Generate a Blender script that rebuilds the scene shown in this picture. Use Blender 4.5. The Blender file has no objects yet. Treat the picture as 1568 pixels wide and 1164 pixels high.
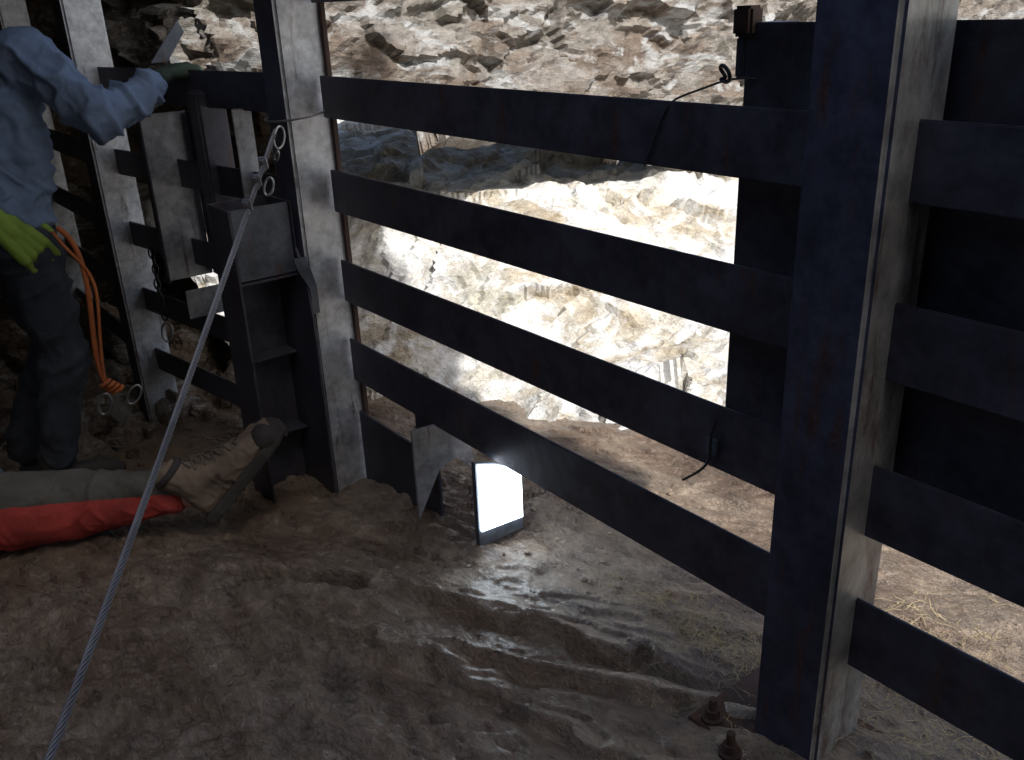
import bpy, bmesh, math, random
import numpy as np
from mathutils import Vector, Matrix
random.seed(4)
scene=bpy.context.scene
COL=bpy.context.collection

# ---------------------------------------------------------------- noise
def ih(x,y,z,s=0):
    n=(x.astype(np.int64)*73856093)^(y.astype(np.int64)*19349663)^(z.astype(np.int64)*83492791)^np.int64(s*40503+977)
    n&=0xffffffff
    n=((n^(n>>13))*1274126177)&0xffffffff
    n=((n^(n>>15))*668265263)&0xffffffff
    n^=n>>16
    return n/4294967296.0
def vnoise(p,s=0):
    f=np.floor(p);i=f.astype(np.int64);w=p-f;w=w*w*w*(w*(w*6-15)+10)
    r=0
    for a in (0,1):
        for b in (0,1):
            for c in (0,1):
                wt=(w[:,0] if a else 1-w[:,0])*(w[:,1] if b else 1-w[:,1])*(w[:,2] if c else 1-w[:,2])
                r=r+wt*ih(i[:,0]+a,i[:,1]+b,i[:,2]+c,s)
    return r*2-1
def fbm(p,o=4,s=0,g=.5):
    r=0;a=1.0;q=p.copy()
    for k in range(o):
        r=r+a*vnoise(q,s+k*7);q=q*2.03+11.3;a*=g
    return r
def facet(p,s=0,tilt=1.0,off=.5):
    f=np.floor(p).astype(np.int64)
    best=np.full(len(p),1e9);val=np.zeros(len(p))
    for a in (-1,0,1):
        for b in (-1,0,1):
            for c in (-1,0,1):
                x=f[:,0]+a;y=f[:,1]+b;z=f[:,2]+c
                px=x+ih(x,y,z,s+1);py=y+ih(x,y,z,s+2);pz=z+ih(x,y,z,s+3)
                dx=p[:,0]-px;dy=p[:,1]-py;dz=p[:,2]-pz
                d=dx*dx+dy*dy+dz*dz
                v=tilt*((ih(x,y,z,s+4)-.5)*dx+(ih(x,y,z,s+5)-.5)*dy+(ih(x,y,z,s+6)-.5)*dz)*2+off*(ih(x,y,z,s+8)-.5)
                m=d<best
                best=np.where(m,d,best);val=np.where(m,v,val)
    return val

# ---------------------------------------------------------------- materials
def newmat(name):
    m=bpy.data.materials.new(name);m.use_nodes=True
    nt=m.node_tree;b=nt.nodes['Principled BSDF']
    return m,nt,b
def N(nt,t,**k):
    n=nt.nodes.new(t)
    for a,v in k.items(): setattr(n,a,v)
    return n
def ramp(nt,src,stops):
    r=N(nt,'ShaderNodeValToRGB');e=r.color_ramp.elements
    while len(e)<len(stops): e.new(.5)
    for el,(p,c) in zip(e,stops):
        el.position=p;el.color=(*c,1) if len(c)==3 else c
    nt.links.new(src,r.inputs[0]);return r.outputs[0]
def noise(nt,vec,scale,detail=4,rough=.6,dist=0):
    n=N(nt,'ShaderNodeTexNoise');n.inputs['Scale'].default_value=scale;n.inputs['Detail'].default_value=detail
    n.inputs['Roughness'].default_value=rough;n.inputs['Distortion'].default_value=dist
    nt.links.new(vec,n.inputs['Vector']);return n.outputs['Fac']
def mix(nt,f,a,b,mode='MIX'):
    m=N(nt,'ShaderNodeMix',data_type='RGBA',blend_type=mode)
    if isinstance(f,float): m.inputs[0].default_value=f
    else: nt.links.new(f,m.inputs[0])
    for i,c in ((6,a),(7,b)):
        if isinstance(c,tuple): m.inputs[i].default_value=(*c,1)
        else: nt.links.new(c,m.inputs[i])
    return m.outputs[2]
def bump(nt,h,s,d,prev=None):
    b=N(nt,'ShaderNodeBump');b.inputs['Strength'].default_value=s;b.inputs['Distance'].default_value=d
    nt.links.new(h,b.inputs['Height'])
    if prev: nt.links.new(prev,b.inputs['Normal'])
    return b.outputs[0]
def rockmat(name,c,white=.0,rough=(.6,.95),sc=1.0,stretch=(1,1,1),rot=0,bs=.8,wet=False,wcol=(.72,.71,.67),fd=.010,lo=(.38,.34,.32)):
    m,nt,b=newmat(name)
    tc=N(nt,'ShaderNodeTexCoord');mp=N(nt,'ShaderNodeMapping')
    mp.inputs['Scale'].default_value=stretch;mp.inputs['Rotation'].default_value=(0,0,rot)
    nt.links.new(tc.outputs['Object'],mp.inputs[0]);v=mp.outputs[0]
    n1=noise(nt,v,1.3*sc,5,.65,.6);n2=noise(nt,v,7*sc,6,.72);n3=noise(nt,v,50*sc,4,.75)
    col=ramp(nt,n1,[(.3,c[0]),(.45,c[1]),(.55,c[2]),(.7,c[3])])
    col2=ramp(nt,n2,[(.3,lo),(.5,(.92,.9,.87)),(.68,(1.3,1.27,1.22))])
    col=mix(nt,.85,col,col2,'MULTIPLY')
    col3=ramp(nt,n3,[(.3,(.55,.52,.5)),(.55,(1.05,1.05,1.05)),(.75,(1.3,1.3,1.3))])
    col=mix(nt,.6,col,col3,'MULTIPLY')
    if white>0:
        nw=noise(nt,v,2.3*sc,6,.62,1.0)
        f=ramp(nt,nw,[(.56-.12*white,(0,0,0)),(.62-.06*white,(1,1,1))])
        col=mix(nt,f,col,wcol)
    nt.links.new(col,b.inputs['Base Color'])
    rr=N(nt,'ShaderNodeMapRange');nt.links.new(n2,rr.inputs[0])
    rr.inputs[1].default_value=.35;rr.inputs[2].default_value=.65
    rr.inputs[3].default_value=rough[0];rr.inputs[4].default_value=rough[1]
    nt.links.new(rr.outputs[0],b.inputs['Roughness'])
    if wet:
        b.inputs['Specular IOR Level'].default_value=.9
        b.inputs['Coat Weight'].default_value=.2;b.inputs['Coat Roughness'].default_value=.22
    h=bump(nt,n2,bs,.05);h=bump(nt,n3,bs*.8,fd,h)
    nt.links.new(h,b.inputs['Normal']);return m
M_floor=rockmat('wet_cave_rock',[(.145,.095,.063),(.27,.195,.138),(.36,.285,.215),(.20,.145,.105)],0,(.20,.48),1.6,(.6,1.6,1),-.5,.9,True,fd=.010)
M_out=rockmat('limestone',[(.42,.345,.24),(.60,.55,.45),(.73,.71,.66),(.50,.485,.39)],.9,(.7,.95),1.5,(1,1,1.5),wcol=(.80,.80,.78),lo=(.48,.45,.42))
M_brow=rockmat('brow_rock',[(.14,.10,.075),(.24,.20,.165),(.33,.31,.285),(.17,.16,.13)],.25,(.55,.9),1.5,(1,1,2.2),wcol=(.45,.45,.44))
M_wall=rockmat('cave_wall_rock',[(.11,.075,.05),(.20,.15,.11),(.27,.22,.18),(.14,.115,.085)],.1,(.5,.9),1.5,(1,1,2.2),wcol=(.38,.37,.34))

def steelmat(name,base,rust=.5,rough=.42,metal=.25):
    m,nt,b=newmat(name)
    tc=N(nt,'ShaderNodeTexCoord');v=tc.outputs['Object']
    n1=noise(nt,v,3,5,.7,.4);n2=noise(nt,v,18,6,.7);n3=noise(nt,v,90,3,.6)
    dark=tuple(x*.6 for x in base);lite=tuple(min(1,x*1.35) for x in base)
    col=ramp(nt,n1,[(.3,dark),(.5,base),(.7,lite)])
    col=mix(nt,.7,col,ramp(nt,n2,[(.35,(.5,.5,.52)),(.6,(1.25,1.25,1.25))]),'MULTIPLY')
    mp=N(nt,'ShaderNodeMapping');mp.inputs['Scale'].default_value=(1,1,.18);nt.links.new(v,mp.inputs[0])
    ns=noise(nt,mp.outputs[0],22,5,.7,.3)
    f=ramp(nt,ns,[(.62-.1*rust,(0,0,0)),(.74-.08*rust,(.85,.85,.85))])
    col=mix(nt,f,col,ramp(nt,n3,[(.3,(.06,.025,.015)),(.7,(.17,.075,.04))]))
    nt.links.new(col,b.inputs['Base Color'])
    r=N(nt,'ShaderNodeMapRange');nt.links.new(n2,r.inputs[0]);r.inputs[3].default_value=rough-.2;r.inputs[4].default_value=rough+.25
    nt.links.new(r.outputs[0],b.inputs['Roughness']);b.inputs['Metallic'].default_value=metal
    h=bump(nt,n2,.35,.004);nt.links.new(h,b.inputs['Normal'])
    return m
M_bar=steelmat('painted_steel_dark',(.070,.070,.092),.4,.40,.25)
M_post=steelmat('post_steel_shaded_blue',(.070,.076,.115),.7,.4)  # dark blue puts the shade on the posts into their colour
M_face=steelmat('weathered_steel_lit_side',(.54,.56,.59),.35,.4,.3)  # paler copy of the post steel, light on the right-hand sides painted in
M_face2=steelmat('stained_steel_lit_side',(.40,.40,.39),1.0,.35,.35)  # same painted-in light for the right post, with brown stains
M_mid=steelmat('painted_steel_mid',(.10,.115,.14),.4,.4)
M_galv=steelmat('galvanised_steel',(.42,.43,.45),.2,.42,.4)
M_rust=steelmat('rusty_steel',(.07,.04,.03),1.2,.7,.1)
def plain(name,c,rough=.7,metal=0,ns=60,var=.35,bs=.2,fold=None):
    m,nt,b=newmat(name)
    tc=N(nt,'ShaderNodeTexCoord');v=tc.outputs['Object']
    n=noise(nt,v,ns,3,.6);n2=noise(nt,v,6,4,.6,.5)
    col=ramp(nt,n2,[(.3,tuple(x*(1-var) for x in c)),(.7,tuple(min(1,x*(1+var)) for x in c))])
    nt.links.new(col,b.inputs['Base Color']);b.inputs['Roughness'].default_value=rough;b.inputs['Metallic'].default_value=metal
    h=bump(nt,n,bs,.002)
    if fold: h=bump(nt,noise(nt,v,fold,3,.5,1.5),.5,.02,h)
    nt.links.new(h,b.inputs['Normal']);return m
M_jacket=plain('grey_blue_fabric',(.17,.23,.34),.85,0,300,.2,.4,9)
M_pants=plain('dark_trousers',(.035,.042,.055),.9,0,300,.3,.4,9)
M_grey=plain('grey_trousers',(.11,.105,.09),.9,0,300,.3,.4,12)
M_red=plain('red_trousers',(.36,.045,.035),.85,0,300,.3,.4,12)
M_boot=plain('suede_boot',(.18,.135,.10),.9,0,120,.5,.6)
M_sole=plain('rubber_sole',(.045,.04,.037),.85,0,80,.4,.5)
M_skin=plain('skin',(.60,.36,.28),.55,0,90,.12,.15)
M_dgreen=plain('dark_green_glove',(.035,.055,.035),.85,0,120,.3,.4)
M_lime=plain('lime_glove',(.24,.36,.05),.8,0,120,.25,.4)
M_orange=plain('orange_webbing',(.42,.12,.035),.8,0,200,.3,.4)
M_steelw=plain('wire_rope_steel',(.22,.22,.24),.40,.6,200,.3,.2)
M_metal=plain('polished_steel',(.45,.46,.48),.3,.9,100,.2,.1)
M_black=plain('black_wire',(.02,.02,.022),.6,0,100,.3,.1)
M_straw=plain('dry_straw',(.34,.27,.15),.9,0,60,.5,.1)
M_lace=plain('boot_lace',(.13,.11,.09),.9,0,60,.3,.1)
M_hair=plain('brown_hair',(.05,.03,.02),.8,0,200,.4,.5)
M_glow,nt,b=newmat('plate_glow_white')  # emission stands in for sun glare on a steel plate
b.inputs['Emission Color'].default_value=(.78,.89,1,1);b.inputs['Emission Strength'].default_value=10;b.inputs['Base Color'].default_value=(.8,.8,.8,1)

# ---------------------------------------------------------------- mesh helpers
def mkobj(name,verts,faces,mat,parent=None,smooth=False):
    me=bpy.data.meshes.new(name);me.from_pydata([tuple(v) for v in verts],[],faces);me.update()
    if mat: me.materials.append(mat)
    if smooth: me.polygons.foreach_set('use_smooth',[True]*len(me.polygons))
    o=bpy.data.objects.new(name,me);COL.objects.link(o)
    if parent: o.parent=parent
    return o
def empty(name):
    o=bpy.data.objects.new(name,None);COL.objects.link(o);return o
def sheet(name,P,mat,disp=None,sgn=1,smooth=True):
    nu,nv,_=P.shape
    if disp is not None:
        du=np.gradient(P,axis=0);dv=np.gradient(P,axis=1)
        n=np.cross(du,dv);n/=np.linalg.norm(n,axis=2,keepdims=True)+1e-9
        d=disp(P.reshape(-1,3)).reshape(nu,nv,1)
        P=P+n*d*sgn
    i=np.arange(nu*nv).reshape(nu,nv)
    q=np.stack([i[:-1,:-1],i[1:,:-1],i[1:,1:],i[:-1,1:]],-1).reshape(-1,4)
    me=bpy.data.meshes.new(name)
    me.vertices.add(nu*nv);me.vertices.foreach_set('co',P.reshape(-1).astype(np.float32))
    me.loops.add(q.size);me.loops.foreach_set('vertex_index',q.reshape(-1).astype(np.int32))
    me.polygons.add(len(q));me.polygons.foreach_set('loop_start',np.arange(0,q.size,4,dtype=np.int32))
    me.update(calc_edges=True);me.validate()
    me.polygons.foreach_set('use_smooth',[smooth]*len(me.polygons))
    me.materials.append(mat)
    o=bpy.data.objects.new(name,me);COL.objects.link(o);return o
def box(name,x0,x1,y0,y1,z0,z1,mat,parent=None,bev=.004,M=None,seg=2):
    bm=bmesh.new();bmesh.ops.create_cube(bm,size=1)
    for v in bm.verts:
        v.co=Vector(((x0+x1)/2+v.co.x*(x1-x0),(y0+y1)/2+v.co.y*(y1-y0),(z0+z1)/2+v.co.z*(z1-z0)))
    if bev: bmesh.ops.bevel(bm,geom=bm.edges[:],offset=min(bev,abs(x1-x0)*.4,abs(y1-y0)*.4,abs(z1-z0)*.4),segments=seg,affect='EDGES')
    if M: bm.transform(M)
    me=bpy.data.meshes.new(name);bm.to_mesh(me);bm.free();me.materials.append(mat)
    o=bpy.data.objects.new(name,me);COL.objects.link(o)
    if parent: o.parent=parent
    return o
def prism(name,poly,axis,a0,a1,mat,parent=None):
    def P(p,a):
        return (a,p[0],p[1]) if axis=='x' else ((p[0],a,p[1]) if axis=='y' else (p[0],p[1],a))
    n=len(poly);v=[P(p,a0) for p in poly]+[P(p,a1) for p in poly]
    f=[list(range(n))[::-1],list(range(n,2*n))]+[[i,(i+1)%n,n+(i+1)%n,n+i] for i in range(n)]
    o=mkobj(name,v,f,mat,parent)
    bm=bmesh.new();bm.from_mesh(o.data);bmesh.ops.recalc_face_normals(bm,faces=bm.faces[:])
    bm.to_mesh(o.data);bm.free();return o
def tube(name,pts,r,mat,parent=None,seg=10,closed=False,sub=8):
    cu=bpy.data.curves.new(name,'CURVE');cu.dimensions='3D';cu.bevel_depth=1.0;cu.bevel_resolution=max(1,seg//4);cu.use_fill_caps=True
    sp=cu.splines.new('NURBS' if sub else 'POLY');sp.points.add(len(pts)-1)
    for i,p in enumerate(pts):
        sp.points[i].co=(*p,1);sp.points[i].radius=r[i] if isinstance(r,(list,tuple)) else r
    if sub: sp.order_u=min(4,len(pts));sp.use_endpoint_u=not closed;sp.resolution_u=sub
    sp.use_cyclic_u=closed
    cu.materials.append(mat)
    o=bpy.data.objects.new(name,cu);COL.objects.link(o)
    dg=bpy.context.evaluated_depsgraph_get();me=bpy.data.meshes.new_from_object(o.evaluated_get(dg))
    bpy.data.objects.remove(o);me.name=name
    o=bpy.data.objects.new(name,me);COL.objects.link(o)
    me.polygons.foreach_set('use_smooth',[True]*len(me.polygons))
    if parent:o.parent=parent
    return o
ROT=np.array(Matrix.Rotation(.6,3,Vector((1,0,0))))
def blob(name,bones,mat,parent=None,voxel=.012,sm=6,fold=None):
    bm=bmesh.new()
    for b in bones:
        p0,r0,p1,r1=b[:4];p0=Vector(p0);p1=Vector(p1)
        L=(p1-p0).length;k=max(2,int(L/(.4*min(r0,r1)))+1);k=min(k,24)
        for i in range(k+1):
            t=i/k;r=r0+(r1-r0)*t
            bmesh.ops.create_icosphere(bm,subdivisions=2,radius=r,matrix=Matrix.Translation(p0.lerp(p1,t)))
    me=bpy.data.meshes.new(name);bm.to_mesh(me);bm.free()
    o=bpy.data.objects.new(name,me);COL.objects.link(o)
    m=o.modifiers.new('r','REMESH');m.mode='VOXEL';m.voxel_size=voxel
    m=o.modifiers.new('s','SMOOTH');m.iterations=sm;m.factor=.6
    dg=bpy.context.evaluated_depsgraph_get();dg.update()
    me2=bpy.data.meshes.new_from_object(o.evaluated_get(dg));bpy.data.objects.remove(o)
    me2.name=name
    if fold:
        n=len(me2.vertices);co=np.zeros(n*3);me2.vertices.foreach_get('co',co);co=co.reshape(-1,3)
        no=np.array([v.normal[:] for v in me2.vertices])
        amp,sc=fold[0],np.array(fold[1])
        q=co@ROT*sc+.6*np.stack([vnoise(co*5,3),vnoise(co*5,5),vnoise(co*5,8)],1)
        d=np.maximum(-.3,1-np.abs(vnoise(q,21))*3.2)*.7+np.maximum(-.3,1-np.abs(vnoise(q*1.9+5,23))*3)*.3
        co=co+no*(d*amp)[:,None];me2.vertices.foreach_set('co',co.reshape(-1))
    me2.materials.clear();me2.materials.append(mat)
    me2.polygons.foreach_set('use_smooth',[True]*len(me2.polygons));me2.update()
    o=bpy.data.objects.new(name,me2);COL.objects.link(o)
    if parent:o.parent=parent
    return o

# ---------------------------------------------------------------- terrain height
def base_h(x,y):
    return np.interp(x,[-8,-4.7,-4.2,-3.4,-2.8,-2,-.8,2],[-.5,-.38,-.29,-.10,-.07,.03,.10,.14])
def seg_d(x,y,a,b):
    ax,ay=a;bx,by=b;dx,dy=bx-ax,by-ay
    t=np.clip(((x-ax)*dx+(y-ay)*dy)/(dx*dx+dy*dy),0,1)
    return np.hypot(x-ax-t*dx,y-ay-t*dy)
def floor_h(x,y):
    z=base_h(x,y)
    al=.87*x+.49*y;ac=-.49*x+.87*y
    p=np.stack([al*1.1,ac*3.4,np.zeros_like(x)],1)
    q=fbm(p,4,3)
    st=q*4.0;fl=np.floor(st);fr=st-fl
    terr=(fl+np.clip((fr-.86)/.14,0,1))/4.0
    z=z+.032*terr+.006*q
    amp=.22+1.0*np.clip(vnoise(np.stack([x*1.3,y*1.3,0*x],1),77)+.35,0,1)
    wx=.05*fbm(np.stack([x*4,y*4,0*x],1),2,61);wy=.05*fbm(np.stack([x*4,y*4,0*x],1),2,63)
    p2=np.stack([(al+wx)*4.5,(ac+wy)*13,np.zeros_like(x)],1)
    z=z+amp*(.010*(.5-np.abs(fbm(p2,3,9)))+.020*facet(p2*.6,31,.9,.6)+.012*facet(p2*1.5,35,.9,.7)+.006*facet(p2*3.2,37,.9,.7))
    z=z+amp*.004*fbm(np.stack([x*30,y*30,0*x],1),3,15)
    w=.012*vnoise(np.stack([x*12,y*12,0*x],1),40)
    z=z-.10*np.exp(-(np.maximum(0,seg_d(x,y,(-2.36,.68),(-2.02,.95))+w-.012)/.012)**2)
    for a,b,h in (((-1.78,1.08),(-1.22,1.30),.045),((-1.42,1.00),(-1.12,1.18),.04),((-1.95,.75),(-1.55,.86),.02),((-1.5,.85),(-1.1,.98),.025)):
        dx,dy=b[0]-a[0],b[1]-a[1];L=math.hypot(dx,dy)
        d=seg_d(x,y,a,b)
        s=(-(x-a[0])*dy+(y-a[1])*dx)/L+w*2.5
        z=z+h*np.exp(-(d/.16)**2)*(1/(1+np.exp(-np.clip(s/.005,-40,40))))*np.exp(-np.maximum(s,0)/.10)-h*1.0*np.exp(-(d/.16)**2)*np.exp(-(s/.03)**2)*(s<0)
    return z
fxs=np.concatenate([np.linspace(-9,-5,60),np.linspace(-4.98,-3,160),np.linspace(-2.99,.2,460),np.linspace(.25,4,60)])
fys=np.concatenate([np.linspace(-4,-.5,60),np.linspace(-.49,2.9,480),np.linspace(3,4.5,20)])
FX,FY=np.meshgrid(fxs,fys,indexing='ij')
FZ=floor_h(FX.ravel(),FY.ravel()).reshape(FX.shape)
def floor_at(x,y):
    i=min(len(fxs)-1,int(np.searchsorted(fxs,x)));j=min(len(fys)-1,int(np.searchsorted(fys,y)))
    return float(FZ[i,j])

# ---------------------------------------------------------------- steel gate
gate=empty('steel_bat_gate')
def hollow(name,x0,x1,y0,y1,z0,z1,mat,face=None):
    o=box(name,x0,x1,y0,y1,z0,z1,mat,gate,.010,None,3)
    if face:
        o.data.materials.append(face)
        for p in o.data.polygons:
            if p.normal.x>.6: p.material_index=1  # right-hand sides take the colour with light painted in
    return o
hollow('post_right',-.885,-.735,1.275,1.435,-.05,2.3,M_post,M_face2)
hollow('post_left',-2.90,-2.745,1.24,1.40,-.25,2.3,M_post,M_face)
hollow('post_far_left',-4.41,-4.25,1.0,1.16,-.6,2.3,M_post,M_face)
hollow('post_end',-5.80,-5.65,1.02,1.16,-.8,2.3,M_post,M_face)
hollow('post_outer_right',1.5,1.65,1.275,1.435,-.05,2.3,M_post)
box('post_left_flange',-2.745,-2.728,1.385,1.402,-.2,2.2,M_rust,gate,.002)
def angle_bar(name,pa,pb,z0,z1,flange=.09,th=.009,mat=M_bar):
    pa=Vector((pa[0],pa[1],0));pb=Vector((pb[0],pb[1],0));d=(pb-pa);L=d.length;d.normalize()
    n=Vector((-d.y,d.x,0))
    if n.y<0:n=-n
    pr=[(0,z1),(0,z0),(flange,z0),(flange,z0+th),(th,z0+th),(th,z1)]
    v=[tuple(pa+n*o+Vector((0,0,zz))) for o,zz in pr]+[tuple(pb+n*o+Vector((0,0,zz))) for o,zz in pr]
    f=[[5,4,3,2,1,0],[6,7,8,9,10,11]]+[[i,(i+1)%6,6+(i+1)%6,6+i] for i in range(6)]
    o=mkobj(name,v,f,mat,gate)
    bm=bmesh.new();bm.from_mesh(o.data);bmesh.ops.recalc_face_normals(bm,faces=bm.faces[:])
    bmesh.ops.bevel(bm,geom=bm.edges[:],offset=.0022,segments=2,affect='EDGES')
    bm.to_mesh(o.data);bm.free();return o
for i,(z0,z1) in enumerate([(1.575,1.70),(1.236,1.364),(.933,1.071),(.622,.768),(.326,.483)]):
    angle_bar('bar_%d'%i,(-2.727,1.355),(-.883,1.355),z0,z1)
    angle_bar('bar_right_%d'%i,(-.737,1.355),(1.502,1.355),z0,z1)
for i,(z0,z1) in enumerate([(1.24,1.37),(.92,1.03),(.60,.71),(.29,.40),(-.01,.10)]):
    angle_bar('bar_left_%d'%i,(-2.898,1.305),(-4.252,1.09),z0,z1)
    angle_bar('bar_end_%d'%i,(-4.408,1.08),(-5.652,1.08),z0,z1)
box('backing_panel',-1.165,1.5,1.475,1.483,.66,1.50,M_bar,gate,.002)
box('backing_panel_stiffener',-1.163,-1.10,1.483,1.55,.66,1.50,M_bar,gate,.002)
box('panel_stub_tube',-1.19,-1.145,1.46,1.50,1.475,1.53,M_rust,gate,.006)
box('panel_stub_neck',-1.185,-1.167,1.47,1.49,1.40,1.475,M_bar,gate,.003)
lx0,lx1,ly0,ly1,lz0,lz1=-2.985,-2.80,1.02,1.235,-.14,.975
box('lock_box_back',lx0,lx0+.008,ly0,ly1,lz0,lz1,M_bar,gate,.002)
box('lock_box_side_near',lx0+.008,lx1,ly0,ly0+.008,lz0,lz1,M_bar,gate,.002)
prism('lock_box_side_far',[( -2.977,lz0),(-2.73,lz0),(-2.73,.60),(-2.75,.75),(-2.80,.82),(-2.80,lz1),(-2.977,lz1)],'y',ly1-.006,ly1+.002,M_bar,gate)
box('lock_box_top',lx0+.008,lx1,ly0+.008,ly1-.008,lz1-.25,lz1-.242,M_bar,gate,.002)
prism('lock_box_face_plate',[(ly0+.01,.74),(ly1-.01,.74),(ly1-.01,lz1),(ly0+.01,lz1)],'x',lx1-.012,lx1-.004,M_mid,gate)
for zz in (.12,.42): box('lock_box_shelf',lx0+.01,lx1-.09,ly0+.01,ly1-.01,zz,zz+.008,M_bar,gate,.002)
prism('lock_hasp',[(1.19,.80),(1.235,.80),(1.26,.70),(1.26,.60),(1.235,.60),(1.235,.69),(1.20,.76)],'x',-2.742,-2.732,M_mid,gate)
box('channel_web',-3.708,-3.70,1.055,1.245,.55,1.21,M_galv,gate,.002)
box('channel_flange',-3.70,-3.64,1.245,1.253,.55,1.21,M_bar,gate,.002)
box('channel_flange_near',-3.70,-3.66,1.047,1.055,.55,1.21,M_bar,gate,.002)
box('small_plate',-3.62,-3.612,1.09,1.26,.40,.52,M_galv,gate,.002)
hollow('door_post',-3.50,-3.40,1.19,1.30,-.35,1.30,M_bar)
box('door_strip',-3.16,-3.152,1.22,1.29,.82,1.25,M_galv,gate,.002)
box('door_strip_back',-3.24,-3.16,1.28,1.288,.70,1.28,M_bar,gate,.002)
prism('door_brace',[(1.15,.70),(1.30,.40),(1.30,.95)],'x',-3.31,-3.30,M_bar,gate)
prism('door_top_brace',[(1.10,1.40),(1.16,1.40),(1.24,1.50),(1.22,1.54)],'x',-3.56,-3.55,M_mid,gate)
box('skirt_plate',-2.727,-2.33,1.36,1.37,-.1,.20,M_bar,gate,.002)
prism('gusset_plate',[(1.27,.02),(1.27,.335),(1.47,.325),(1.50,.12),(1.43,.19),(1.36,.17)],'x',-2.21,-2.20,M_galv,gate)
box('gusset_leg',-2.33,-2.21,1.36,1.37,-.1,.33,M_bar,gate,.002)
box('base_plate',-1.0,-.70,1.20,1.48,.075,.10,M_rust,gate,.003)
for (x,y) in ((-.96,1.235),(-.86,1.17)):
    zb=floor_at(x,y)-.005
    for nm,r,z0,z1,sg in (('washer',.024,0,.008,24),('nut',.016,.008,.028,6),('stud',.009,.028,.055,16)):
        bm=bmesh.new();bmesh.ops.create_cone(bm,cap_ends=True,segments=sg,radius1=r,radius2=r,depth=z1-z0,matrix=Matrix.Translation((x,y,zb+.01+(z0+z1)/2)))
        me=bpy.data.meshes.new('bolt_'+nm);bm.to_mesh(me);bm.free();me.materials.append(M_rust)
        o=bpy.data.objects.new('bolt_'+nm,me);COL.objects.link(o);o.parent=gate
glow_plate=empty('glowing_plate')  # no real lamp: a steel plate with added glow for its glare
prism('plate_glow_panel',[(1.318,.085),(1.318,.31),(1.38,.29),(1.475,.24),(1.475,.075)],'x',-1.925,-1.918,M_glow,glow_plate)
prism('glow_plate_back',[(1.312,.03),(1.312,.316),(1.38,.296),(1.481,.246),(1.481,.03)],'x',-1.945,-1.926,M_mid,glow_plate)

wp=empty('tie_wire')
tube('wire_upper',[(-1.13,1.47,1.40),(-1.17,1.45,1.405),(-1.21,1.42,1.385),(-1.235,1.37,1.372),(-1.25,1.347,1.355),(-1.27,1.347,1.30),(-1.30,1.347,1.235)],.0022,M_black,wp)
tube('wire_knot',[(-1.18,1.45,1.40),(-1.20,1.44,1.42),(-1.18,1.43,1.43),(-1.16,1.43,1.41),(-1.18,1.45,1.39),(-1.21,1.45,1.40)],.004,M_black,wp,closed=True)
tube('wire_lower',[(-1.08,1.345,.74),(-1.09,1.33,.70),(-1.07,1.33,.66),(-1.10,1.33,.62),(-1.16,1.34,.57)],.003,M_black,wp)
box('wire_tag',-1.10,-1.07,1.335,1.343,.66,.70,M_mid,wp,.002)

# ---------------------------------------------------------------- wire rope
rope=empty('wire_rope')
A=Vector((-2.76,1.20,1.21));B=Vector((-1.41,.045,.41));C=B+(B-A)*.55
n=260;path=[]
for i in range(n):
    t=i/(n-1);p=A.lerp(C,t);p.z-=.03*math.sin(math.pi*t);path.append(p)
d=(C-A).normalized();u=d.orthogonal().normalized();w=d.cross(u)
L=(C-A).length
for k in range(6):
    pts=[]
    for i in range(n*3):
        t=i/(n*3-1);j=min(n-2,int(t*(n-1)));f=t*(n-1)-j;p=path[j].lerp(path[j+1],f)
        a=k*math.pi/3+t*L/.085*2*math.pi
        pts.append(p+(u*math.cos(a)+w*math.sin(a))*.0056)
    tube('strand_%d'%k,pts,.0024,M_steelw,rope,seg=8,sub=0)
tube('core',path,.0042,M_black,rope,seg=8,sub=0)
def ring(name,c,ax1,ax2,a,b,r,mat,par):
    c=Vector(c);ax1=Vector(ax1).normalized();ax2=Vector(ax2).normalized()
    pts=[c+ax1*a*math.cos(t)+ax2*b*math.sin(t) for t in [i*2*math.pi/14 for i in range(14)]]
    return tube(name,pts,r,mat,par,closed=True)
ring('post_sling',(-2.82,1.32,1.25),(1,0,0),(0,1,.15),.115,.12,.004,M_steelw,rope)
ring('shackle',(-2.74,1.20,1.19),(0,.2,1),(0,1,0),.035,.018,.004,M_metal,rope)
ring('link',(-2.71,1.17,1.14),(.6,0,.8),(1,0,0),.022,.015,.004,M_metal,rope)
ring('hook',(-2.66,1.11,1.06),(0,.3,1),(.7,.7,0),.028,.015,.004,M_metal,rope)
for k in (.06,.09,.13,):
    p=A.lerp(C,k);M=Matrix.Translation(p)@d.to_track_quat('Z','Y').to_matrix().to_4x4()
    box('rope_clip',-.012,.012,-.02,.02,-.008,.008,M_metal,rope,.003,M)
    for sx in (-.014,.014): box('clip_nut',-.006,.006,sx-.006,sx+.006,.008,.018,M_metal,rope,.001,M)
ch=empty('hanging_chain')
cp=Vector((-3.95,1.08,.62))
for i in range(9):
    c=cp+Vector((.01*math.sin(i),0,-.035*i))
    ring('link_%d'%i,c,(0,0,1),(1,0,0) if i%2 else (0,1,0),.024,.012,.004,M_black,ch)
ring('carabiner',cp+Vector((0,0,-.36)),(0,.1,1),(.3,.9,0),.045,.022,.005,M_metal,ch)

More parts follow.
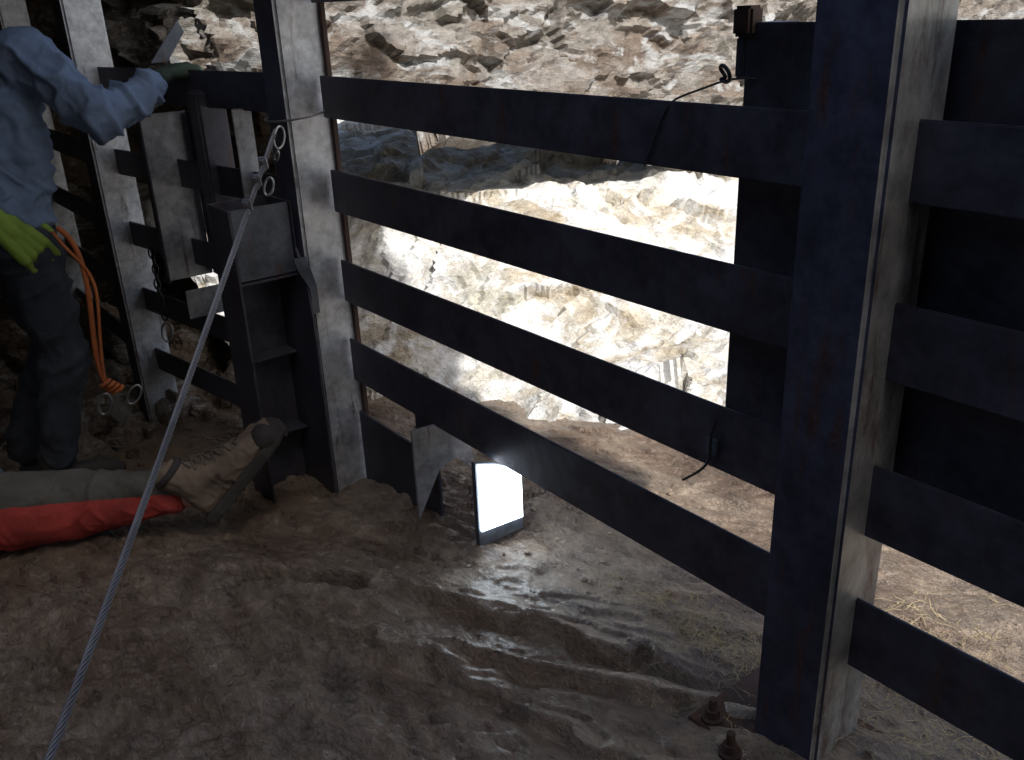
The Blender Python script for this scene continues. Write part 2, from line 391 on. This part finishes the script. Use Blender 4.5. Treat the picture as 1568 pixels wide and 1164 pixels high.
# ---------------------------------------------------------------- people
def hand(name,wrist,fwd,up,side,mat,parent,curl=1.0,s=1.0):
    W=Vector(wrist);f=Vector(fwd).normalized();u=Vector(up);u=(u-f*u.dot(f)).normalized();sd=u.cross(f)
    if sd.dot(Vector(side))<0: sd=-sd
    bones=[]
    for k in (-.03,-.01,.01,.03):
        bones.append((W+sd*k*.6*s,.020*s,W+f*.085*s+sd*k*s,.015*s))
    bones.append((W-f*.03*s,.026*s,W+f*.02*s,.024*s))
    for k,L in ((.034,.072),(.012,.080),(-.011,.074),(-.032,.058)):
        p=W+f*.085*s+sd*k*s;a=0
        for seg,q in enumerate((.45,.32,.23)):
            a+=curl*(.45,.75,.6)[seg]
            dd=f*math.cos(a)-u*math.sin(a)
            p2=p+dd*L*q*1.15*s;bones.append((p,.0105*s,p2,.0095*s));p=p2
    p=W+f*.02*s+sd*.025*s;q=p+(sd*.035+f*.03-u*.012)*s;q2=q+(f*.035+sd*.004-u*.02*curl)*s
    bones+=[(p,.015*s,q,.0125*s),(q,.012*s,q2,.010*s)]
    return blob(name,bones,mat,parent,voxel=.004,sm=2)
def head(c,fw,parent,hairmat=M_hair):
    c=Vector(c);f=Vector(fw).normalized();u=Vector((0,0,1));s=f.cross(u).normalized()
    bones=[(c-f*.03+u*.03,.085,c+f*.02+u*.03,.083),(c+f*.03-u*.03,.065,c+f*.045-u*.075,.045),(c+f*.09+u*.01,.012,c+f*.11-u*.02,.014),
      (c+f*.075-u*.055-s*.02,.012,c+f*.075-u*.055+s*.02,.012),(c+s*.082-u*.005,.014,c+s*.085+u*.02,.016),(c-s*.082-u*.005,.014,c-s*.085+u*.02,.016),
      (c-u*.08,.055,c-u*.15-f*.01,.058)]
    blob('head',bones,M_skin,parent,voxel=.007,sm=4)
    for k in (-1,1): blob('eye',[(c+f*.086+s*.03*k+u*.015,.010,c+f*.087+s*.032*k+u*.015,.010)],M_black,parent,voxel=.003,sm=1)
    blob('hair',[(c-f*.035+u*.045,.088,c+f*.015+u*.055,.084),(c-f*.06-u*.02,.06,c-f*.05+u*.03,.075)],hairmat,parent,voxel=.007,sm=3,fold=(.004,(30,30,12)))
ps=empty('standing_caver')
pel=Vector((-3.76,.54,.84));hR=Vector((-3.66,.57,.80));hL=Vector((-3.86,.53,.80))
kR=Vector((-3.63,.60,.38));aR=Vector((-3.70,.50,-.0));kL=Vector((-3.88,.62,.37));aL=Vector((-3.98,.42,-.1))
shR=Vector((-3.62,.69,1.45));shL=Vector((-3.97,.57,1.45));el=Vector((-3.45,.86,1.24));wr=Vector((-3.525,1.08,1.32))
fzR=floor_at(-3.70,.52);aR.z=fzR+.10;aL.z=floor_at(-3.98,.42)+.10
blob('trousers',[(pel,.155,pel+Vector((0,0,.10)),.15),(hR,.115,kR,.084),(hL,.115,kL,.084),(kR,.086,aR+Vector((0,0,.03)),.075),(kL,.086,aL+Vector((0,0,.03)),.075),
   (hR+Vector((.02,-.03,.04)),.11,hL+Vector((-.02,-.03,.04)),.11)],M_pants,ps,voxel=.009,sm=5,fold=(.016,(4,5,12)))
blob('jacket',[(Vector((-3.70,.55,.90)),.145,Vector((-3.71,.60,1.28)),.145),(Vector((-3.84,.52,.90)),.145,Vector((-3.86,.56,1.28)),.145),
   (Vector((-3.71,.63,1.34)),.12,shR,.085),(Vector((-3.86,.58,1.34)),.12,shL,.085),(shR,.095,el,.080),(el,.080,wr,.058),
   (shL,.085,Vector((-4.06,.56,1.14)),.065),(Vector((-4.06,.56,1.14)),.065,Vector((-4.08,.54,.92)),.048),
   (Vector((-3.79,.58,1.45)),.09,Vector((-3.80,.57,1.53)),.065)],M_jacket,ps,voxel=.008,sm=4,fold=(.024,(4,12,9)))
blob('harness_belt',[(pel+Vector((.09*math.cos(a),.07*math.sin(a),.05)),.085,pel+Vector((.09*math.cos(a+.4),.07*math.sin(a+.4),.05)),.085) for a in [i*.4 for i in range(16)]],M_black,ps,voxel=.012,sm=3)
head((-3.84,.55,1.76),(.25,1,0),ps)
def shoe(pos,fw,par,name):
    p=Vector(pos);f=Vector(fw).normalized();s=f.cross(Vector((0,0,1)))
    blob(name,[(p-f*.05+Vector((0,0,.045)),.045,p+f*.10+Vector((0,0,.035)),.045),(p+f*.10+Vector((0,0,.035)),.046,p+f*.19+Vector((0,0,.028)),.036),(p-f*.03+Vector((0,0,.05)),.045,p-f*.03+Vector((0,0,.11)),.05)],M_sole,par,voxel=.009,sm=3)
    blob(name+'_sole',[(p-f*.06+Vector((0,0,.012)),.040,p+f*.10+Vector((0,0,.012)),.048),(p+f*.10+Vector((0,0,.012)),.048,p+f*.20+Vector((0,0,.012)),.036)],M_sole,par,voxel=.009,sm=1)
shoe((aR.x,aR.y,fzR-.005),(.15,1,0),ps,'boot_right')
shoe((aL.x,aL.y,floor_at(-3.98,.42)-.005),(-.2,1,0),ps,'boot_left')
hand('gloved_hand_right',(-3.55,1.115,1.345),(-.35,.75,.22),(0,-.2,1),(1,.3,0),M_dgreen,ps,1.05,1.35)
hand('gloved_hand_left',(-4.08,.54,.90),(0,.15,-1),(-1,0,0),(0,1,0),M_lime,ps,.5,1.1)
hand('spare_glove',(-3.56,.50,.90),(.05,.55,-.8),(1,.1,.1),(0,1,0),M_lime,ps,.75,1.5)
tube('orange_lanyard',[(-3.53,.66,.87),(-3.50,.69,.84),(-3.48,.71,.74),(-3.48,.70,.58),(-3.49,.68,.42),(-3.49,.68,.30),(-3.485,.70,.24)],.010,M_orange,ps)
tube('orange_loop',[(-3.53,.64,.86),(-3.49,.66,.80),(-3.47,.725,.72),(-3.46,.73,.60),(-3.47,.70,.45),(-3.48,.69,.30)],.006,M_orange,ps)
for k in range(4): ring('lanyard_knot',(-3.485,.69+.012*k,.27-.012*k),(1,.2*k,.3),(0,1,.6),.022,.018,.008,M_orange,ps)
ring('carabiner_a',(-3.48,.67,.19),(.1,.2,1),(.4,.9,0),.045,.024,.0045,M_metal,ps)
ring('carabiner_b',(-3.47,.78,.20),(.1,.5,.8),(.4,.8,-.5),.042,.022,.0045,M_metal,ps)

pl=empty('lying_caver')
an=Vector((-2.79,.74,.06));dl=Vector((-.59,-.81,-.03)).normalized()
kn=an+dl*.43;hp=kn+dl*.44
up=Vector((0,0,1))
cuffp=an+dl*.075+up*.01
blob('trouser_leg',[(cuffp+up*.016,.060,kn+up*.03,.088),(kn+up*.03,.088,hp+up*.03,.125)],M_grey,pl,voxel=.008,sm=4,fold=(.016,(8,8,8)))
blob('trouser_leg_red_side',[(cuffp-up*.010+Vector((.014,-.011,0)),.057,kn-up*.018+Vector((.024,-.018,0)),.090),(kn-up*.018+Vector((.024,-.018,0)),.090,hp-up*.02+Vector((.022,-.018,0)),.120)],M_red,pl,voxel=.008,sm=4,fold=(.016,(8,8,8)))
hp2=hp+Vector((-.14,.10,0))
blob('trouser_leg_other',[(hp2,.12,hp2+Vector((-.42,.02,.0)),.09),(hp2+Vector((-.42,.02,.0)),.09,hp2+Vector((-.60,-.35,-.03)),.065)],M_grey,pl,voxel=.011,sm=4,fold=(.008,(10,10,10)))
tc=hp+dl*.45
blob('jacket',[(hp,.14,tc,.16),(hp2,.14,tc+Vector((-.14,.12,0)),.16),(tc+Vector((.05,-.05,0)),.10,tc+Vector((.20,-.1,-.02)),.07),(tc+Vector((.20,-.1,-.02)),.07,tc+Vector((.35,.12,-.03)),.05),(tc+Vector((-.2,.15,0)),.1,tc+Vector((-.3,.4,-.05)),.06)],M_jacket,pl,voxel=.012,sm=4,fold=(.01,(8,8,8)))
head(tc+dl*.30+Vector((-.06,.05,.08)),(.4,.5,.2),pl)
hand('hand_right',tc+Vector((.36,.15,-.03)),(.3,.9,0),(0,0,1),(-1,0,0),M_skin,pl,.5,1)
blob('ankle',[(an+dl*.10,.044,an+Vector((.0,.01,0)),.045)],M_skin,pl,voxel=.008,sm=3)
heel=Vector((-2.715,.80,.035));t=Vector((.16,.68,.70)).normalized()
q=dl-t*dl.dot(t);q.normalize();sd=t.cross(q)
if sd.x<0: sd=-sd
q=(q*.93+sd*.36).normalized();sd=t.cross(q)
BS=1.18
def BP(a,b,c=0): return heel+(t*a+q*b+sd*c)*BS
blob('boot_upper',[(BP(.0,.05),.052,BP(.02,.11),.058),(BP(.0,.03),.048,BP(.10,.04),.052),(BP(.02,.09),.060,BP(.13,.055),.052),(BP(.10,.04,.012),.050,BP(.21,.028,.012),.046),(BP(.10,.04,-.012),.050,BP(.22,.028,-.012),.046),(BP(.22,.025,.0),.050,BP(.25,.022,0),.043),(BP(.01,.11),.058,BP(.0,.15),.056)],M_boot,pl,voxel=.006,sm=3,fold=(.005,(22,22,22)))
outline=[(-.055,0),(-.048,.032),(-.01,.043),(.06,.040),(.13,.048),(.20,.056),(.25,.048),(.285,.025),(.296,0),(.285,-.025),(.25,-.045),(.20,-.05),(.13,-.042),(.06,-.038),(-.01,-.041),(-.048,-.03)]
v=[];f=[];n0=len(outline)
for bb,sc in ((-.022,.95),(-.015,.99),(.002,1.0),(.010,.95)):
    for a,c in outline: v.append(BP(.12+(a-.12)*sc,bb,c*sc))
f.append(list(range(n0))[::-1]);f.append([3*n0+i for i in range(n0)])
for k in range(3):
    for i in range(n0): f.append([k*n0+i,k*n0+(i+1)%n0,(k+1)*n0+(i+1)%n0,(k+1)*n0+i])
mkobj('boot_sole',v,f,M_sole,pl)
for i in range(9):
    a=-.04+i*.039;blob('sole_lug',[(BP(a,-.024,-.028),.008,BP(a+.004,-.024,.028),.008)],M_sole,pl,voxel=.005,sm=0)
blob('toe_cap',[(BP(.235,.018,-.018),.050,BP(.235,.018,.018),.050),(BP(.255,.012,0),.046,BP(.262,.012,0),.044)],M_sole,pl,voxel=.006,sm=3)
for i in range(7):
    a=.035+i*.025;b=.163-i*.0145
    tube('lace_%d'%i,[BP(a,b-.030,-.034),BP(a+.008,b-.004,-.014),BP(a+.014,b,.006),BP(a+.022,b-.030,.035)],.0036,M_lace,pl)
    tube('lace_x%d'%i,[BP(a,b-.030,.034),BP(a+.008,b-.003,.014),BP(a+.014,b,-.006),BP(a+.022,b-.030,-.035)],.0036,M_lace,pl)
blob('boot_collar',[(BP(.0+.042*math.cos(a),.165,.040*math.sin(a)),.014,BP(.0+.042*math.cos(a+.5),.165,.040*math.sin(a+.5)),.014) for a in [i*.5 for i in range(13)]],M_sole,pl,voxel=.006,sm=2)

# ---------------------------------------------------------------- rock setting
sheet('cave_floor',np.stack([FX,FY,FZ],-1),M_floor)
g=np.linspace(-1,1,60);gx=np.sign(g)*np.abs(g)**3*400
GX,GY=np.meshgrid(gx,gx,indexing='ij')
GZ=-1.2+fbm(np.stack([GX.ravel()*.05,GY.ravel()*.05,0*GX.ravel()],1),3,2).reshape(GX.shape)*.4
sheet('ground',np.stack([GX,GY,GZ],-1),M_out)
def rockdisp(a=1.0,s0=0,big=1.0,fine=1.0):
    def f(p):
        w=p+.14*np.stack([fbm(p*1.6,3,s0+1),fbm(p*1.6,3,s0+2),fbm(p*1.6,3,s0+3)],1)
        return a*(big*.12*facet(w*np.array([1.1,1.1,1.5]),s0+5,.8,.6)+big*.14*facet(w*np.array([2.2,2.2,3.4]),s0+9,.95,.5)+.055*facet(w*np.array([4.5,4.5,8]),s0+13,.95,.5)+fine*.018*facet(w*np.array([11,11,20]),s0+17,.9,.6)+.06*fbm(p*1.3,4,s0+20)+fine*.009*fbm(p*20,3,s0+24))
    return f
xs=np.linspace(-8,1.5,480);ys=np.linspace(1.5,8,340)
X,Y=np.meshgrid(xs,ys,indexing='ij');x=X.ravel();y=Y.ravel()
s=-.44*(x+2.1)+.9*(y-2.15)+.12*vnoise(np.stack([x*2,y*2,0*x],1),50)
a=np.interp(x,[-5,-3.6,-2.6,-1],[.85,.62,.18,.12])
z=base_h(x,y)-.09+np.where(s>0,a*np.minimum(s,1.15)+.08*np.maximum(s-1.15,0)+.10*np.clip(s/.15,0,1),s*.5)
sheet('rock_slope',np.stack([X,Y,z.reshape(X.shape)],-1),M_out,rockdisp(.66,100),1,False)
def curve_pts(pts,n):
    pts=np.array(pts,float);d=np.r_[0,np.cumsum(np.linalg.norm(np.diff(pts,axis=0),axis=1))]
    t=np.linspace(0,d[-1],n);r=np.stack([np.interp(t,d,pts[:,k]) for k in range(pts.shape[1])],1)
    k=max(3,n//40);ker=np.ones(k)/k
    out=r.copy()
    for c in range(r.shape[1]):
        pad=np.r_[np.full(k,r[0,c]),r[:,c],np.full(k,r[-1,c])]
        out[:,c]=np.convolve(pad,ker,'same')[k:-k]
    return out
bot=curve_pts([(-6.2,1.55,1.15),(-4.6,1.5,1.22),(-3.9,1.6,1.18),(-3.75,1.95,1.12),(-3.68,2.5,1.0),(-3.6,3.1,.78),(-3.4,4.0,.62),(-2.9,5.0,.6),(-1.8,6.5,.6),(-.5,8.5,.6),(1,10.5,.6)],600)
away=np.array([-.55,.83,0])
prof=[(.75,.22),(.45,.08),(.12,-.02),(-.02,.06),(.03,.25),(.16,.6),(.36,1.05),(.7,1.35),(1.3,1.4),(2.2,1.2)]
prof=curve_pts(prof,210)
P=bot[:,None,:]+away[None,None,:]*prof[None,:,0:1]+np.array([0,0,1.])[None,None,:]*prof[None,:,1:2]
sheet('rock_overhang',P,M_brow,rockdisp(.9,200),-1,False)
wc=curve_pts([(1.9,1.15),(2.3,.6),(2.7,-1.0),(2.6,-4.0),(-1,-4.4),(-3.6,-3.6),(-4.9,-1.3),(-5.6,-.2),(-6.3,.7),(-6.6,1.5),(-5.9,2.1),(-4.4,2.3)],480)
pr=curve_pts([(-.6,.4),(0,.1),(.8,0),(1.6,.0),(2.4,-.25),(3.2,-.5)],150)
cen=np.array([-1.5,.8]);dirs=wc-cen;dirs/=np.linalg.norm(dirs,axis=1,keepdims=True)
P=np.zeros((len(wc),len(pr),3))
P[:,:,0]=wc[:,None,0]+dirs[:,None,0]*pr[None,:,1]
P[:,:,1]=wc[:,None,1]+dirs[:,None,1]*pr[None,:,1]
tall=np.clip((wc[:,0]-1.2)/.5,0,1)[:,None]*1.2+1  # unseen right-hand wall raised to keep the sun off gate and floor
P[:,:,2]=pr[None,:,0]*np.where(pr[None,:,0]>0,tall,1)
P[:,:,:2]+=-dirs[:,None,:]*0.4*np.clip(.3-pr[None,:,0:1],0,1)
sheet('cave_wall',P,M_wall,rockdisp(.85,300),1,False)
xs=np.linspace(-8,-1.95,150);ys=np.linspace(-4.5,2.1,120)
X,Y=np.meshgrid(xs,ys,indexing='ij')
Y=np.where(Y>1.05,1.05+(Y-1.05)*np.clip((-3.3-X)/.8,0,1),Y)  # unseen roof shaped for light: open on the right, extended left for shade
sheet('unseen_cave_roof',np.stack([X,Y,2.5+0*X],-1),M_wall,lambda p:.2*fbm(p*1.5,4,400),-1)
def rocks(name,items,mat,seed=0):
    bm=bmesh.new();rnd=random.Random(seed)
    for (x,y,z,r) in items:
        q=Matrix.Translation((x,y,z))@Matrix.Rotation(rnd.uniform(0,6.3),4,Vector((rnd.random(),rnd.random(),rnd.random())).normalized())@Matrix.Diagonal((r*rnd.uniform(.8,1.4),r*rnd.uniform(.7,1.1),r*rnd.uniform(.45,.8),1))
        bmesh.ops.create_icosphere(bm,subdivisions=4 if r>.05 else 3,radius=1,matrix=q)
    me=bpy.data.meshes.new(name);co=np.array([v.co[:] for v in bm.verts]);bm.to_mesh(me);bm.free()
    no=np.array([v.normal[:] for v in me.vertices])
    d=.035*facet(co*9,seed+1,1,.6)+.014*facet(co*24,seed+4,1,.6)+.004*fbm(co*50,2,seed)
    me.vertices.foreach_set('co',(co+no*d[:,None]).reshape(-1));me.materials.append(mat);me.update()
    o=bpy.data.objects.new(name,me);COL.objects.link(o);return o
rnd=random.Random(3);it=[]
for i in range(170):
    x=rnd.uniform(-5.6,-4.0);y=rnd.uniform(-.2,1.9);r=rnd.choice([.04,.05,.07,.09,.13,.17])
    it.append((x,y,floor_at(x,y)+max(0,-4.4-x)*.30*rnd.random()+r*.2,r))
rocks('rubble_pile',it,M_wall,5)
it=[]
for i in range(600):
    x=rnd.uniform(-4.2,.3);y=rnd.choice([rnd.uniform(.2,2.1),rnd.gauss(1.6,.18)]);r=rnd.choice([.003,.004,.006,.009])
    it.append((x,y,floor_at(x,y)+r*.3,r))
def pebbles(name,items,mat):
    bm=bmesh.new()
    for (x,y,z,r) in items:
        bmesh.ops.create_icosphere(bm,subdivisions=1,radius=r,matrix=Matrix.Translation((x,y,z))@Matrix.Diagonal((rnd.uniform(.8,1.5),rnd.uniform(.8,1.5),.6,1)))
    me=bpy.data.meshes.new(name);bm.to_mesh(me);bm.free();me.materials.append(mat)
    o=bpy.data.objects.new(name,me);COL.objects.link(o)
pebbles('loose_gravel',it,M_floor)
V=[];F=[]
for i in range(3000):
    if i%4: x=rnd.uniform(-.95,.2);y=rnd.gauss(1.66,.2)
    else: x=rnd.gauss(-1.15,.22);y=rnd.gauss(1.47,.05)
    a=rnd.uniform(0,6.3);L=rnd.uniform(.008,.06);z=floor_at(x,y)+rnd.uniform(.001,.014);w=rnd.uniform(.0005,.0011)
    dx,dy=math.cos(a),math.sin(a);k=len(V);dz=rnd.uniform(-.008,.014);c=rnd.uniform(-.25,.25)*L
    mx,my,mz=x+dx*L/2-dy*c,y+dy*L/2+dx*c,z+dz/2+.004
    V+=[(x-dy*w,y+dx*w,z),(x+dy*w,y-dx*w,z),(mx+dy*w,my-dx*w,mz),(mx-dy*w,my+dx*w,mz),(x+dx*L+dy*w,y+dy*L-dx*w,z+dz),(x+dx*L-dy*w,y+dy*L+dx*w,z+dz)]
    F+=[(k,k+1,k+2,k+3),(k+3,k+2,k+4,k+5)]
mkobj('dry_straw',V,F,M_straw)

# ---------------------------------------------------------------- light
w=bpy.data.worlds.new("World");scene.world=w;w.use_nodes=True
nt=w.node_tree;sky=nt.nodes.new('ShaderNodeTexSky');sky.sky_type='NISHITA';sky.sun_disc=False
el_=math.radians(46);az=math.radians(102)
sky.sun_elevation=el_;sky.sun_rotation=az
sky.dust_density=4.5;sky.air_density=1.3;sky.ozone_density=3.0
bg=nt.nodes['Background'];bg.inputs[1].default_value=.15;nt.links.new(sky.outputs[0],bg.inputs[0])
sl=bpy.data.lights.new('sun','SUN');sl.energy=5;sl.angle=math.radians(.5);sl.color=(1,.975,.94)
so=bpy.data.objects.new('sun',sl);COL.objects.link(so)
so.rotation_euler=Vector((math.cos(el_)*math.sin(az),math.cos(el_)*math.cos(az),math.sin(el_))).to_track_quat('Z','Y').to_euler()

cam=bpy.data.cameras.new('camera');cam.sensor_width=36;cam.lens=31.6;cam.clip_end=2000;cam.clip_start=.02
co=bpy.data.objects.new('camera',cam);COL.objects.link(co)
XW=(0.6164,-0.28256,0.73496);YW=(0.7865,0.2660,-0.5574);ZW=(-0.03816,0.92169,0.38607)
co.matrix_world=Matrix(((*XW,0),(*YW,0),(*ZW,1.55),(0,0,0,1)))
scene.camera=co
scene.view_settings.view_transform='Standard';scene.view_settings.look='None';scene.view_settings.exposure=0
